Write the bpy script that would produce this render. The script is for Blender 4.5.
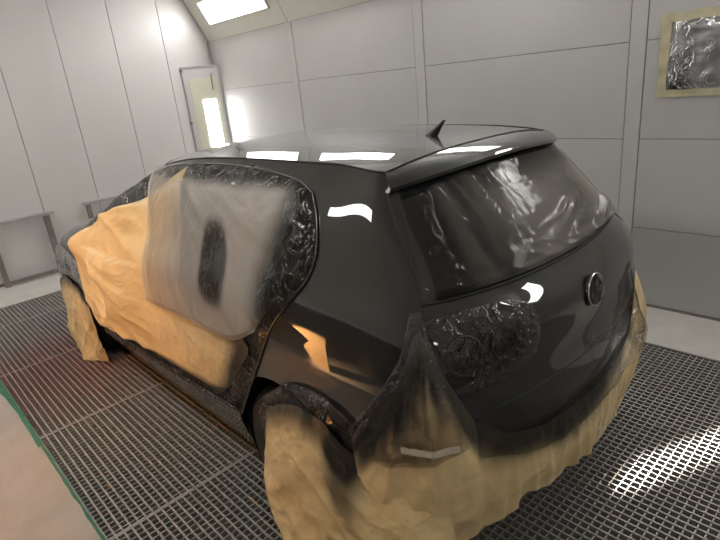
import bpy, bmesh, math, random
import numpy as np
from mathutils import Vector, Matrix, noise
from mathutils.bvhtree import BVHTree
random.seed(7)
scene = bpy.context.scene
COL = scene.collection
for o in list(bpy.data.objects): bpy.data.objects.remove(o)

# ------------------------------------------------------------------ camera
cam_d = bpy.data.cameras.new('camera'); cam = bpy.data.objects.new('camera', cam_d); COL.objects.link(cam)
Rg = (0.71540952, -0.69182701, -0.09779879); Up = (0.30078038, 0.17860134, 0.93682054); Fw = (0.63065076, 0.69962629, -0.33586109)
cam.matrix_world = Matrix(((Rg[0], Up[0], -Fw[0], 0), (Rg[1], Up[1], -Fw[1], 0), (Rg[2], Up[2], -Fw[2], 1.706), (0, 0, 0, 1)))
cam_d.sensor_width = 36; cam_d.lens = 528.95 / 720 * 36; cam_d.clip_start = .02
scene.camera = cam
# ------------------------------------------------------------------ world, lights, exposure
w = bpy.data.worlds.new('world'); scene.world = w; w.use_nodes = True
w.node_tree.nodes['Background'].inputs[0].default_value = (.8, .8, .8, 1); w.node_tree.nodes['Background'].inputs[1].default_value = .05
vs = scene.view_settings; vs.view_transform = 'Standard'; vs.look = 'None'; vs.gamma = 1; vs.use_curve_mapping = False; vs.exposure = 0.40
LAMP = 14.0          # strength of the lamp diffusers
def spot(name, loc, to, power, angle, color, blend=.6, size=.06):
    d = bpy.data.lights.new(name, 'SPOT'); d.energy = power; d.spot_size = math.radians(angle); d.color = color; d.spot_blend = blend; d.shadow_soft_size = size
    o = bpy.data.objects.new(name, d); COL.objects.link(o); o.location = loc
    o.rotation_euler = (Vector(to) - Vector(loc)).to_track_quat('-Z', 'Y').to_euler(); return o
def area(name, loc, to, sx, sy, power, color, spread=180):
    d = bpy.data.lights.new(name, 'AREA'); d.shape = 'RECTANGLE'; d.size = sx; d.size_y = sy; d.energy = power; d.color = color; d.spread = math.radians(spread)
    o = bpy.data.objects.new(name, d); COL.objects.link(o); o.location = loc
    o.rotation_euler = (Vector(to) - Vector(loc)).to_track_quat('-Z', 'Y').to_euler(); return o
WARM = (1.0, .46, .13)
spot('added_warm_spot', (-1.15, 3.30, 2.0), (.9, 3.10, .62), 66, 50, WARM, .75, .08)  # added spot, invented source for the warm light on the door paper

spot('added_card_spot', (-.32, 3.12, .62), (-.96, 2.78, .42), 330, 62, (1, .66, .36), .3, .04)  # added spot that lights the made-up card so its reflection shows orange
# added unseen area light; its strip on the grating imitates a glass reflection
for nm_, lx, ly, ln_, pw_ in (('added_glare_strip', 2.27, .50, .80, 3),):
    o_ = area(nm_, (lx, ly, 2.86), (lx, ly, 0), ln_, .05, pw_, (1, .97, .93), 4); o_.rotation_euler = (0, 0, math.atan2(-.29, .61))

# ------------------------------------------------------------------ materials
def nt(name):
    m = bpy.data.materials.new(name); m.use_nodes = True; t = m.node_tree; return m, t, t.nodes['Principled BSDF']
def mixcol(t, fac, a, b):
    n = t.nodes.new('ShaderNodeMix'); n.data_type = 'RGBA'
    if isinstance(fac, float): n.inputs[0].default_value = fac
    else: t.links.new(fac, n.inputs[0])
    for s, c in ((6, a), (7, b)):
        if isinstance(c, tuple): n.inputs[s].default_value = (*c, 1)
        else: t.links.new(c, n.inputs[s])
    return n.outputs[2]
def noise_tex(t, scale, detail=4, rough=.55, stretch=None, dist=0, coord='Object'):
    tc = t.nodes.new('ShaderNodeTexCoord'); n = t.nodes.new('ShaderNodeTexNoise')
    n.inputs['Scale'].default_value = scale; n.inputs['Detail'].default_value = detail; n.inputs['Roughness'].default_value = rough; n.inputs['Distortion'].default_value = dist
    if stretch:
        mp = t.nodes.new('ShaderNodeMapping'); mp.inputs['Scale'].default_value = stretch
        t.links.new(tc.outputs[coord], mp.inputs[0]); t.links.new(mp.outputs[0], n.inputs[0])
    else: t.links.new(tc.outputs[coord], n.inputs[0])
    return n.outputs['Fac']
def ramp(t, fac, p0, p1, c0=(0, 0, 0), c1=(1, 1, 1)):
    r = t.nodes.new('ShaderNodeValToRGB'); e = r.color_ramp.elements
    e[0].position = p0; e[1].position = p1; e[0].color = (*c0, 1); e[1].color = (*c1, 1)
    t.links.new(fac, r.inputs[0]); return r.outputs[0]
def bump(t, bsdf, h, strength, dist=.01, inp='Normal'):
    b = t.nodes.new('ShaderNodeBump'); b.inputs['Strength'].default_value = strength; b.inputs['Distance'].default_value = dist
    t.links.new(h, b.inputs['Height'])
    if bsdf is not None: t.links.new(b.outputs[0], bsdf.inputs[inp])
    return b.outputs[0]
def plain(name, col, rough=.5, metal=0, var=0, scale=8, bmp=0, bscale=60, coat=0, spec=.5, stretch=None):
    m, t, b = nt(name); b.inputs['Roughness'].default_value = rough; b.inputs['Metallic'].default_value = metal
    b.inputs['Specular IOR Level'].default_value = spec; b.inputs['Coat Weight'].default_value = coat; b.inputs['Coat Roughness'].default_value = .03
    if var:
        f = ramp(t, noise_tex(t, scale, 5, .6, stretch), .3, .7)
        t.links.new(mixcol(t, f, tuple(c * (1 - var) for c in col), tuple(min(1, c * (1 + var * .6)) for c in col)), b.inputs['Base Color'])
    else: b.inputs['Base Color'].default_value = (*col, 1)
    if bmp: bump(t, b, noise_tex(t, bscale, 4), bmp)
    return m
def emit(name, col, s):
    m = bpy.data.materials.new(name); m.use_nodes = True; t = m.node_tree; t.nodes.clear()
    e = t.nodes.new('ShaderNodeEmission'); o = t.nodes.new('ShaderNodeOutputMaterial'); e.inputs[0].default_value = (*col, 1); e.inputs[1].default_value = s
    t.links.new(e.outputs[0], o.inputs[0]); return m
M = {}
M['wall'] = plain('booth_panel_white', (.57, .563, .555), .40, var=.05, scale=1.3, bmp=.03, bscale=3)
M['wall_end'] = plain('booth_door_white', (.575, .562, .553), .33, var=.06, scale=1.0, bmp=.03, bscale=2.5)
M['joint'] = plain('joint_dark_grey', (.16, .155, .15), .7)  # dark grey backing that shows in the panel joints
M['ceil'] = plain('ceiling_white', (.70, .69, .67), .6)
M['cove'] = plain('cove_cream', (.66, .65, .58), .4, var=.03)
M['cream'] = plain('lamp_plate_cream', (.62, .62, .50), .4)
M['steel'] = plain('dull_steel', (.30, .285, .27), .42, .7, var=.15, scale=14)
M['steel_lt'] = plain('galvanised_steel', (.50, .50, .50), .4, .6, var=.15, scale=10)
M['rail'] = plain('dusty_rail', (.22, .19, .17), .5, .3, var=.3, scale=9)
M['dark'] = plain('dark_grey_metal', (.05, .048, .045), .5)
M['lamp'] = emit('lamp_diffuser_glow', (1, .98, .95), LAMP)
M['conc'] = plain('concrete_floor', (.50, .44, .385), .8, var=.12, scale=5, bmp=.25, bscale=40)
M['conc_r'] = plain('concrete_margin', (.52, .50, .46), .75, var=.10, scale=6, bmp=.2, bscale=40)
M['pit'] = plain('pit_filter_dark', (.075, .067, .058), .9, var=.3, scale=20)
# grating: galvanised bars with base colour turning redder towards a spot near the front
m, t, b = nt('grating_steel'); b.inputs['Roughness'].default_value = .5; b.inputs['Metallic'].default_value = .35
g = t.nodes.new('ShaderNodeNewGeometry'); vm = t.nodes.new('ShaderNodeVectorMath'); vm.operation = 'DISTANCE'; vm.inputs[1].default_value = (.75, 4.0, 0); t.links.new(g.outputs['Position'], vm.inputs[0])
f = ramp(t, vm.outputs['Value'], .25, 1.0, (1, 1, 1), (0, 0, 0))
nf = noise_tex(t, 2.2, 3, coord='Generated'); mt = t.nodes.new('ShaderNodeMath'); mt.operation = 'MULTIPLY'; t.links.new(f, mt.inputs[0]); mt.inputs[1].default_value = .75
t.links.new(mixcol(t, mt.outputs[0], (.34, .325, .30), (.33, .17, .15)), b.inputs['Base Color']); M['grate'] = m
# car paint
m, t, b = nt('black_car_paint'); b.inputs['Base Color'].default_value = (.022, .0222, .0222, 1); b.inputs['Metallic'].default_value = .0; b.inputs['Roughness'].default_value = .45
b.inputs['Specular IOR Level'].default_value = .1; b.inputs['Coat Weight'].default_value = 1; b.inputs['Coat Roughness'].default_value = .015; b.inputs['Coat IOR'].default_value = 1.7
M['paint'] = m
M['gap'] = plain('shut_line_black', (.004, .004, .004), .6)
M['rubber'] = plain('black_rubber', (.012, .012, .012), .55)
M['glass'] = plain('dark_tinted_glass', (.012, .012, .012), .06, spec=.15)
M['lampred'] = plain('smoked_lens', (.012, .006, .006), .06, coat=1)
M['plastic'] = plain('black_plastic', (.02, .02, .02), .35)
M['chrome'] = plain('chrome_metal', (.7, .7, .7), .12, 1)
M['green'] = plain('green_tape', (.035, .19, .105), .55, var=.3, scale=30)

# ------------------------------------------------------------------ mesh helpers
def link(name, me, mat, parent=None, smooth=False):
    o = bpy.data.objects.new(name, me); COL.objects.link(o)
    if mat is not None and not me.materials: me.materials.append(M[mat] if isinstance(mat, str) else mat)
    if smooth: me.polygons.foreach_set('use_smooth', [True] * len(me.polygons))
    if parent is not None: o.parent = parent
    return o
def pydata(name, v, f): 
    me = bpy.data.meshes.new(name); me.from_pydata([tuple(p) for p in v], [], f); me.update(); return me
def tag(o, label=None, cat=None, group=None, kind=None):
    if label: o['label'] = label
    if cat: o['category'] = cat
    if group: o['group'] = group
    if kind: o['kind'] = kind
    return o
def empty(name, loc, label=None, cat=None, group=None, kind=None):
    o = bpy.data.objects.new(name, None); COL.objects.link(o); o.location = loc; o.empty_display_size = .1
    return tag(o, label, cat, group, kind)
def bevbox(name, lo, hi, bev=0.0, seg=2):
    bm = bmesh.new(); bmesh.ops.create_cube(bm, size=1)
    for v in bm.verts: v.co = Vector([lo[i] + (v.co[i] + .5) * (hi[i] - lo[i]) for i in range(3)])
    if bev: bmesh.ops.bevel(bm, geom=bm.edges[:] , offset=bev, segments=seg, affect='EDGES', profile=.5)
    me = bpy.data.meshes.new(name); bm.to_mesh(me); bm.free(); return me
def boxo(name, lo, hi, mat, parent=None, bev=0.0): return link(name, bevbox(name, lo, hi, bev), mat, parent)
def prism(name, poly, axis, a, b):
    """extrude a polygon (list of 2-tuples in the other two axes) along axis from a to b"""
    ix = [i for i in range(3) if i != axis]; n = len(poly); V = []
    for s in (a, b):
        for p in poly:
            q = [0, 0, 0]; q[ix[0]] = p[0]; q[ix[1]] = p[1]; q[axis] = s; V.append(q)
    F = [list(range(n)), list(range(2 * n - 1, n - 1, -1))] + [[i, i + n, (i + 1) % n + n, (i + 1) % n] for i in range(n)]
    me = pydata(name, V, F); bm = bmesh.new(); bm.from_mesh(me); bmesh.ops.recalc_face_normals(bm, faces=bm.faces); bm.to_mesh(me); bm.free(); return me
def tube(name, pts, r, n=8, closed=False):
    pts = [Vector(p) for p in pts]; V = []; F = []; k = len(pts); up = None
    for i, p in enumerate(pts):
        a = pts[(i - 1) % k] if (closed or i > 0) else p; c = pts[(i + 1) % k] if (closed or i < k - 1) else p
        d = (c - a).normalized()
        if up is None: up = d.orthogonal().normalized()
        up = (up - d * up.dot(d)).normalized(); s = d.cross(up); rr = r[i] if isinstance(r, (list, tuple)) else r
        for j in range(n):
            an = 2 * math.pi * j / n; V.append(p + (up * math.cos(an) + s * math.sin(an)) * rr)
    for i in range(k if closed else k - 1):
        for j in range(n):
            i2 = (i + 1) % k; F.append([i * n + j, i * n + (j + 1) % n, i2 * n + (j + 1) % n, i2 * n + j])
    if not closed: F += [list(range(n))[::-1], [(k - 1) * n + j for j in range(n)]]
    return pydata(name, V, F)
def gridmesh(name, P, wrap=False):
    """P: array (nu, nv, 3)"""
    nu, nv = P.shape[:2]; V = P.reshape(-1, 3); F = []
    for i in range(nu if wrap else nu - 1):
        i2 = (i + 1) % nu
        for j in range(nv - 1): F.append((i * nv + j, i2 * nv + j, i2 * nv + j + 1, i * nv + j + 1))
    return pydata(name, V, F)

# ================================================================== THE BOOTH
XR, XL, YF, YB, ZC = 3.77, -.80, 6.62, -2.3, 2.93
ZW = 2.36                                  # wall top, start of the light cove
CX = XR - .30                              # cove top x (right)
GX0, GX1, GY1 = .30, 3.215, 5.84           # grating extents
# floor slabs
fl = empty('floor', (1.2, 2, 0), 'booth floor of steel grating between concrete margins', kind='structure')
boxo('concrete_slab', (-3.6, YB - .3, -.3), (GX0 - .012, YF + .3, 0), 'conc', fl)
boxo('concrete_slab', (GX1 + .012, YB, -.3), (XR, YF, 0), 'conc_r', fl)
boxo('concrete_slab', (GX0 - .012, GY1 + .012, -.3), (GX1 + .012, YF, 0), 'conc_r', fl)
boxo('pit_bottom', (GX0 - .012, YB, -.34), (GX1 + .012, GY1 + .012, -.30), 'pit', fl)
for x0, x1, y0, y1 in ((GX0 - .012, GX0, YB, GY1), (GX1, GX1 + .012, YB, GY1), (GX0, GX1, GY1, GY1 + .012)):
    boxo('edge_angle', (x0, y0, -.03), (x1, y1, .001), 'steel', fl)
# grating panels
PXW = (GX1 - GX0) / 3; PYW = 1.068
def grate_mesh(px, py, nx, ny):
    V = []; F = []
    def bx(x0, x1, y0, y1, z0, z1):
        k = len(V); V.extend([(x0, y0, z0), (x1, y0, z0), (x1, y1, z0), (x0, y1, z0), (x0, y0, z1), (x1, y0, z1), (x1, y1, z1), (x0, y1, z1)])
        F.extend([tuple(k + i for i in q) for q in ((0, 3, 2, 1), (4, 5, 6, 7), (0, 1, 5, 4), (1, 2, 6, 5), (2, 3, 7, 6), (3, 0, 4, 7))])
    for i in range(nx + 1):
        x = px * i / nx; wd = .0042; bx(max(0.0005, x - wd), min(px - .0005, x + wd), .0, py, -.03, 0)
    for j in range(1, ny):
        y = py * j / ny; bx(0.0005, px - .0005, y - .0028, y + .0028, -.024, -.003)
    for y0, y1 in ((.001, .011), (py - .011, py - .001)): bx(0.0005, px - .0005, y0, y1, -.03, .0005)
    return pydata('grate_panel', V, F)
gm = grate_mesh(PXW, PYW, 29, 32)
y = 2.079 - 4 * PYW
while y < GY1 - .1:
    py = min(PYW, GY1 - y); me = gm if py == PYW else grate_mesh(PXW, py, 29, max(2, round(py / PYW * 32)))
    for i in range(3):
        o = link('grate_panel', me, 'grate', fl); o.location = (GX0 + i * PXW - 1.2, y - 2, 0)
    y += PYW
for o in fl.children:
    if not o.name.startswith('grate_panel'): o.matrix_parent_inverse = fl.matrix_world.inverted() if False else Matrix.Translation((-1.2, -2, 0))

# right wall ---------------------------------------------------------------
def panel(parent, name, axis, lo, hi, mat, bev=.003):
    return boxo(name, lo, hi, mat, parent, bev)
wr = link('wall_right', bevbox('wall_right', (XR + .012, YB, 0), (XR + .06, YF + .06, ZC)), 'joint'); tag(wr, 'white panelled booth wall beyond the right side of the car', kind='structure')
posts = [-2.17 + .02, -.40, 1.37, 3.14, 4.91]; zr = [.012, .565, 1.165, 1.765, ZW]
pw = .05; edges = [YB] + sum([[p - pw, p + pw] for p in posts], []) + [YF]
g_ = .0028
for k in range(0, len(edges), 2):
    y0, y1 = edges[k], edges[k + 1]
    if y1 - y0 < .1: continue
    for j in range(4):
        boxo('panel', (XR, y0 + g_, zr[j] + g_ * .7), (XR + .03, y1 - g_, zr[j + 1] - g_ * .7), 'wall', wr, .002)
for p in posts: boxo('post_cover', (XR - .004, p - pw + .002, .012), (XR + .03, p + pw - .002, ZW), 'wall', wr, .002)
boxo('base_trim', (XR - .012, YB, 0), (XR + .03, YF - .02, .012), 'steel', wr)
# front end wall ------------------------------------------------------------
wf = link('wall_front', bevbox('wall_front', (XL, YF + .012, 0), (XR + .012, YF + .06, ZC)), 'joint'); tag(wf, 'white end wall of tall flat panels ahead of the car', kind='structure')
xs = [XL, -.975, -.385, .205, .795, 1.385, 1.975, 2.58, 3.165, XR]
for a, b in zip(xs, xs[1:]):
    if b < XR: boxo('panel', (a + .003, YF, .03), (b - .003, YF + .03, ZC - .002), 'wall_end', wf, .002)
    else: link('panel', prism('panel', [(a + .003, .03), (b - .001, .03), (b - .001, ZW), (CX, ZC - .002), (a + .003, ZC - .002)], 1, YF, YF + .03), 'wall_end', wf)
boxo('kick_strip', (XL, YF - .004, .0), (XR - .02, YF + .03, .028), 'rail', wf)
# back wall, left wall, ceiling
wb = link('wall_back', bevbox('wall_back', (XL, YB - .06, 0), (XR + .06, YB, ZC)), 'wall'); tag(wb, 'plain white booth wall behind the camera', kind='structure')
DY0, DY1, DZ = .15, 3.55, 2.10      # unseen side doorway, made up for dark reflections and the warm light
wl = link('wall_left', prism('wall_left', [(YB - .06, 0), (DY0, 0), (DY0, DZ), (DY1, DZ), (DY1, 0), (YF + .06, 0), (YF + .06, ZC), (YB - .06, ZC)], 0, XL - .06, XL), 'wall'); tag(wl, 'plain white booth wall on the camera side', kind='structure')
ce = link('ceiling', bevbox('ceiling', (XL - .06, YB - .06, ZC), (XR + .06, YF + .06, ZC + .06)), 'ceil'); tag(ce, 'flat white booth ceiling', kind='structure')
M['dim'] = plain('added_dark_wall', (.10, .085, .075), .8)  # dark colour makes the added space outside reflect dark
wo = link('wall_outside', prism('wall_outside', [(XL - .07, YB - .1), (XL - .07, YB - .3), (-3.6, YB - .3), (-3.6, YF + .3), (XL - .07, YF + .3), (XL - .07, YF + .1), (-3.4, YF + .1), (-3.4, YB - .1)], 2, -.02, 3.0), 'dim'); tag(wo, 'unseen dark walls added outside the made-up side doorway', kind='structure')
co = link('ceiling_outside', bevbox('ceiling_outside', (-3.6, YB - .3, 3.0), (XL - .065, YF + .3, 3.05)), 'dim'); tag(co, 'unseen dark ceiling added outside the made-up side doorway', kind='structure')
# light coves: sloping boxes along both side walls, with a lamp in every bay
def cove(side, name, bays, lab):
    xw, xt = (XR, CX) if side > 0 else (XL, XL + .95)
    ta, tb = (.30, .70) if side > 0 else (.64, .86)
    root = empty(name, (xw, 2, ZW), lab, kind='structure')
    T = Matrix.Translation((-xw, -2, -ZW))
    d = Vector((xt - xw, 0, ZC - ZW)); nrm = Vector((-d.z * side, 0, d.x * side)).normalized() * 1.0
    if nrm.z > 0: nrm = -nrm
    def pt(t, y, off=0): q = Vector((xw, y, ZW)) + d * t + nrm * off; return q
    def slab(nm, t0, t1, y0, y1, o0, o1, mat, par):
        V = [pt(t, y, o) for o in (o0, o1) for (t, y) in ((t0, y0), (t1, y0), (t1, y1), (t0, y1))]
        me = pydata(nm, V, [(0, 1, 2, 3), (7, 6, 5, 4), (0, 4, 5, 1), (1, 5, 6, 2), (2, 6, 7, 3), (3, 7, 4, 0)])
        bm = bmesh.new(); bm.from_mesh(me); bmesh.ops.recalc_face_normals(bm, faces=bm.faces); bm.to_mesh(me); bm.free()
        ob = link(nm, me, mat, par); return ob
    for kb, (y0, y1) in enumerate(zip([YB, -.40, 1.37, 3.14, 4.91], [-.40, 1.37, 3.14, 4.91, YF])):
        a = slab('cove_panel', .0, 1.0, y0 + .004, y1 - .004, -.02, 0, 'cove', root); a.matrix_parent_inverse = T
        if kb not in bays: continue
        yc = (y0 + y1) / 2 if y1 < YF else 5.72
        yc -= .19 if side < 0 else 0; hl = .615 if side > 0 else .58
        ly0, ly1 = yc - hl, yc + hl
        if y0 < YB + .01: ly0, ly1 = -1.40, -.62
        # frame of four rails, diffuser between
        for (t0, t1, q0, q1) in ((ta - .03, ta, ly0 - .03, ly1 + .03), (tb, tb + .03, ly0 - .03, ly1 + .03), (ta, tb, ly0 - .03, ly0), (ta, tb, ly1, ly1 + .03)):
            f = slab('lamp_frame', t0, t1, q0, q1, 0, .012, 'cove', root); f.matrix_parent_inverse = T
        l = slab('lamp_diffuser', ta, tb, ly0, ly1, .002, .006, 'lamp', root); l.matrix_parent_inverse = T
    return root
cove(1, 'trim_1', (0, 1, 2, 3, 4), 'sloping cream light cove with lit lamp panels above the right wall')
cove(-1, 'trim_2', (0, 2, 3, 4), 'sloping cream light cove with lit lamp panels on the camera side')
# ================================================================== THE CAR
CAR = Vector((1.7715, 1.502, 0))            # under the rear axle centre
# net of half-car points: rows bottom to roof rail, columns front centre -> side -> rear centre
rows = [
 [(0,3.32,.20),(.40,3.29,.20),(.68,3.14,.20),(.79,2.93,.19),(.80,2.57,.18),(.805,2.05,.17),(.81,1.55,.17),(.81,1.0,.17),(.81,.45,.17),(.805,0,.18),(.78,-.36,.20),(.70,-.56,.22),(.40,-.66,.23),(0,-.69,.23)],
 [(0,3.41,.33),(.42,3.37,.33),(.72,3.20,.33),(.835,2.95,.32),(.855,2.57,.31),(.86,2.05,.30),(.862,1.55,.30),(.862,1.0,.30),(.862,.45,.30),(.86,0,.31),(.845,-.38,.33),(.755,-.62,.34),(.42,-.74,.34),(0,-.775,.34)],
 [(0,3.44,.48),(.43,3.40,.48),(.735,3.22,.48),(.855,2.96,.47),(.88,2.57,.46),(.878,2.05,.46),(.88,1.55,.46),(.882,1.0,.46),(.885,.45,.46),(.888,0,.47),(.872,-.39,.48),(.775,-.645,.49),(.43,-.765,.49),(0,-.80,.49)],
 [(0,3.42,.62),(.43,3.37,.62),(.73,3.18,.62),(.855,2.93,.62),(.885,2.57,.62),(.885,2.05,.62),(.887,1.55,.62),(.89,1.0,.62),(.893,.45,.62),(.895,0,.625),(.872,-.39,.63),(.775,-.64,.64),(.43,-.765,.645),(0,-.80,.645)],
 [(0,3.36,.72),(.42,3.31,.72),(.71,3.12,.74),(.835,2.88,.76),(.872,2.54,.78),(.882,2.05,.79),(.885,1.55,.795),(.888,1.0,.80),(.89,.45,.805),(.887,0,.81),(.858,-.385,.815),(.757,-.615,.82),(.42,-.735,.815),(0,-.77,.815)],
 [(0,3.14,.85),(.39,3.09,.85),(.655,2.94,.86),(.785,2.74,.875),(.840,2.45,.90),(.864,2.03,.925),(.872,1.55,.935),(.876,1.0,.945),(.876,.45,.95),(.868,0,.952),(.832,-.372,.95),(.730,-.597,.948),(.41,-.722,.945),(0,-.765,.942)],
 [(0,2.85,.935),(.38,2.81,.935),(.635,2.68,.94),(.752,2.52,.95),(.805,2.29,.972),(.836,1.94,.995),(.848,1.52,1.01),(.851,1.0,1.02),(.848,.45,1.024),(.836,0,1.026),(.794,-.342,1.025),(.688,-.548,1.024),(.392,-.668,1.022),(0,-.710,1.02)],
 [(0,2.52,1.0),(.37,2.48,1.0),(.60,2.38,1.0),(.70,2.27,1.01),(.755,2.12,1.03),(.785,1.84,1.065),(.792,1.48,1.095),(.792,1.0,1.11),(.787,.45,1.12),(.772,.0,1.125),(.728,-.30,1.122),(.632,-.49,1.118),(.37,-.600,1.12),(0,-.640,1.12)],
 [(0,2.06,1.20),(.34,2.02,1.20),(.53,1.93,1.205),(.595,1.83,1.21),(.64,1.72,1.225),(.67,1.54,1.25),(.685,1.30,1.275),(.69,.90,1.295),(.685,.45,1.30),(.67,.03,1.298),(.643,-.20,1.29),(.583,-.37,1.277),(.335,-.460,1.275),(0,-.495,1.275)],
 [(0,1.66,1.385),(.30,1.62,1.38),(.44,1.54,1.37),(.49,1.46,1.365),(.512,1.36,1.378),(.528,1.22,1.398),(.538,1.02,1.42),(.545,.74,1.435),(.546,.40,1.44),(.542,.06,1.437),(.529,-.12,1.43),(.514,-.285,1.412),(.31,-.325,1.40),(0,-.345,1.40)],
]
A = np.array(rows)                                            # (9,14,3)
mir = A[:, 12:0:-1] * np.array([-1, 1, 1]); NET = np.concatenate([A, mir], 1)   # (9,26,3), periodic in u
NV, NU = NET.shape[:2]
def ctrl_periodic(D):
    n = len(D); Q = np.zeros((n, n))
    for i in range(n): Q[i, i] = 4 / 6; Q[i, (i - 1) % n] = 1 / 6; Q[i, (i + 1) % n] = 1 / 6
    return np.linalg.solve(Q, D.reshape(n, -1)).reshape(D.shape)
def ctrl_open(D):
    n = len(D); Q = np.zeros((n + 2, n + 2)); B = np.zeros((n + 2,) + D.shape[1:])
    for i in range(n): Q[i + 1, i:i + 3] = (1 / 6, 4 / 6, 1 / 6); B[i + 1] = D[i]
    Q[0, :3] = (1, -2, 1); Q[-1, -3:] = (1, -2, 1)
    return np.linalg.solve(Q, B.reshape(n + 2, -1)).reshape(B.shape)
CT = ctrl_open(ctrl_periodic(NET.transpose(1, 0, 2)).transpose(1, 0, 2))       # (11,26,3)
def bas(t): return np.stack([(1 - t) ** 3, 3 * t ** 3 - 6 * t ** 2 + 4, -3 * t ** 3 + 3 * t ** 2 + 3 * t + 1, t ** 3], -1) / 6
def S(u, v):
    """ring surface point in car coordinates (arrays allowed)"""
    u, v = np.broadcast_arrays(np.asarray(u, float), np.asarray(v, float))
    i = np.floor(u).astype(int); j = np.clip(np.floor(v).astype(int), 0, NV - 2); bu = bas(u - i); bv = bas(v - j); P = 0
    for a in range(4):
        for c in range(4): P = P + (bv[..., c] * bu[..., a])[..., None] * CT[j + c, (i + a - 1) % NU]
    return P
def SN(u, v):
    e = 1e-3; du = S(np.asarray(u) + e, v) - S(np.asarray(u) - e, v); vv = np.asarray(v, float)
    dv = S(u, np.minimum(vv + e, NV - 1)) - S(u, np.maximum(vv - e, 0))
    n = np.cross(du, dv); n /= np.linalg.norm(n, axis=-1, keepdims=True) + 1e-12
    return n
# orientation: on the left side (u about 19) the normal must point to -x
NS = -1.0 if SN(19.0, 3.0)[0] > 0 else 1.0
# roof -------------------------------------------------------------------
rail_u = np.linspace(15.0, 23.0, 160); RL = S(rail_u, np.full(160, 9.0))       # left rail points, y increasing
def rail(y): return np.interp(y, RL[:, 1], -RL[:, 0]), np.interp(y, RL[:, 1], RL[:, 2])
from numpy import interp
ZCY = [-.30, 0, .4, .8, 1.1, 1.4, 1.66]; ZCZ = [1.446, 1.465, 1.475, 1.474, 1.462, 1.430, 1.387]
zc_ctrl = ctrl_open(np.array([np.interp(t, ZCY, ZCZ) for t in np.linspace(-.3, 1.66, 8)])[:, None])[:, 0]
def zc(y):
    t = np.clip((np.asarray(y, float) + .3) / 1.96 * 7, 0, 6.9999); j = np.floor(t).astype(int); b_ = bas(t - j); return sum(b_[..., k] * zc_ctrl[j + k] for k in range(4))
def roofz(x, y):
    xr, zr_ = rail(y); return zr_ + (zc(y) - zr_) * (1 - np.abs(np.clip(x / xr, -1, 1)) ** 2.6)
car = empty('car', CAR, 'black hatchback car masked for spraying in the middle of the booth', 'car')
def cpart(name, me, mat, parent=None, smooth=True): return link(name, me, mat, parent or car, smooth)
# ring surface evaluated on a fine grid, then dealt out to panels
SU, SV = 20, 20
GU = np.arange(26 * SU) / SU; GV = np.arange(9 * SV + 1) / SV
UU, VV = np.meshgrid(GU, GV, indexing='ij'); RP = S(UU, VV)
# wheel arches: snap the vertices just inside the arch circle onto it
ARCH = ((0.0, .335, .365), (2.574, .335, .355))
inside = np.zeros(RP.shape[:2], bool)
for yc, zc0, r in ARCH:
    d = np.hypot(RP[..., 1] - yc, RP[..., 2] - zc0); side = np.abs(RP[..., 0]) > .6
    ins = side & (d < r); inside |= ins
    near = ins & (d > r - .032); k = r / np.maximum(d, 1e-6)
    RP[..., 1] = np.where(near, yc + (RP[..., 1] - yc) * k, RP[..., 1]); RP[..., 2] = np.where(near, zc0 + (RP[..., 2] - zc0) * k, RP[..., 2])
    inside &= ~near
buckets = {}
def which(u, v):
    um = min(u, 26 - u)                       # 0 front .. 13 rear
    if um > 10.99 and v > 3.4:
        return 'rear_window' if (um > 11.2 and 6.35 < v < 8.9) else 'tailgate'
    if um > 10.1 and v < 3.4: return 'rear_bumper'
    if um < 2.5 and v < 3.6: return 'front_bumper'
    if um < 3.2 and 7.1 < v < 8.9: return 'windscreen'
    if um < 3.4 and 3.9 < v < 7.0: return 'bonnet'
    s = 'L' if u > 13 else 'R'
    if 4.9 < um < 6.85 and .8 < v < 8.85: return ('side_window' if v > 6.5 and um > 4.6 else 'front_door') + s
    if 6.85 <= um < 8.0 and .8 < v < 8.85: return ('side_windoW' if v > 6.5 and um > 7.0 else 'rear_door') + s
    return 'body_shell'
nU = len(GU); nV = len(GV)
for i in range(nU):
    i2 = (i + 1) % nU
    for j in range(nV - 1):
        q = ((i, j), (i2, j), (i2, j + 1), (i, j + 1))
        if any(inside[a] for a in q): continue
        buckets.setdefault(which(GU[i] + .5 / SU, GV[j] + .5 / SV), []).append(q)
# vertex normals from the surface itself keep reflections continuous across panels
Nn = SN(UU, VV) * NS
def panel_mesh(name, quads):
    idx = {}; V = []; NN = []; F = []
    for q in quads:
        f = []
        for a in q:
            if a not in idx: idx[a] = len(V); V.append(RP[a]); NN.append(Nn[a])
            f.append(idx[a])
        F.append(f[::-1] if NS < 0 else f)
    me = pydata(name, V, F); me.polygons.foreach_set('use_smooth', [True] * len(me.polygons)); me.normals_split_custom_set_from_vertices(NN); return me
objs = {}
for key in ('body_shell', 'tailgate', 'rear_bumper', 'front_bumper', 'bonnet', 'windscreen', 'front_doorL', 'front_doorR', 'rear_doorL', 'rear_doorR', 'rear_window', 'side_windowL', 'side_windowR', 'side_windoWL', 'side_windoWR'):
    nm = key.rstrip('LR').lower() if key[-1] in 'LR' else key
    par = {'rear_window': 'tailgate', 'side_windowL': 'front_doorL', 'side_windowR': 'front_doorR', 'side_windoWL': 'rear_doorL', 'side_windoWR': 'rear_doorR'}.get(key)
    objs[key] = cpart(nm, panel_mesh(nm, buckets[key]), 'glass' if ('wind' in nm) else 'paint', objs[par] if par else None, smooth=False)
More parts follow.
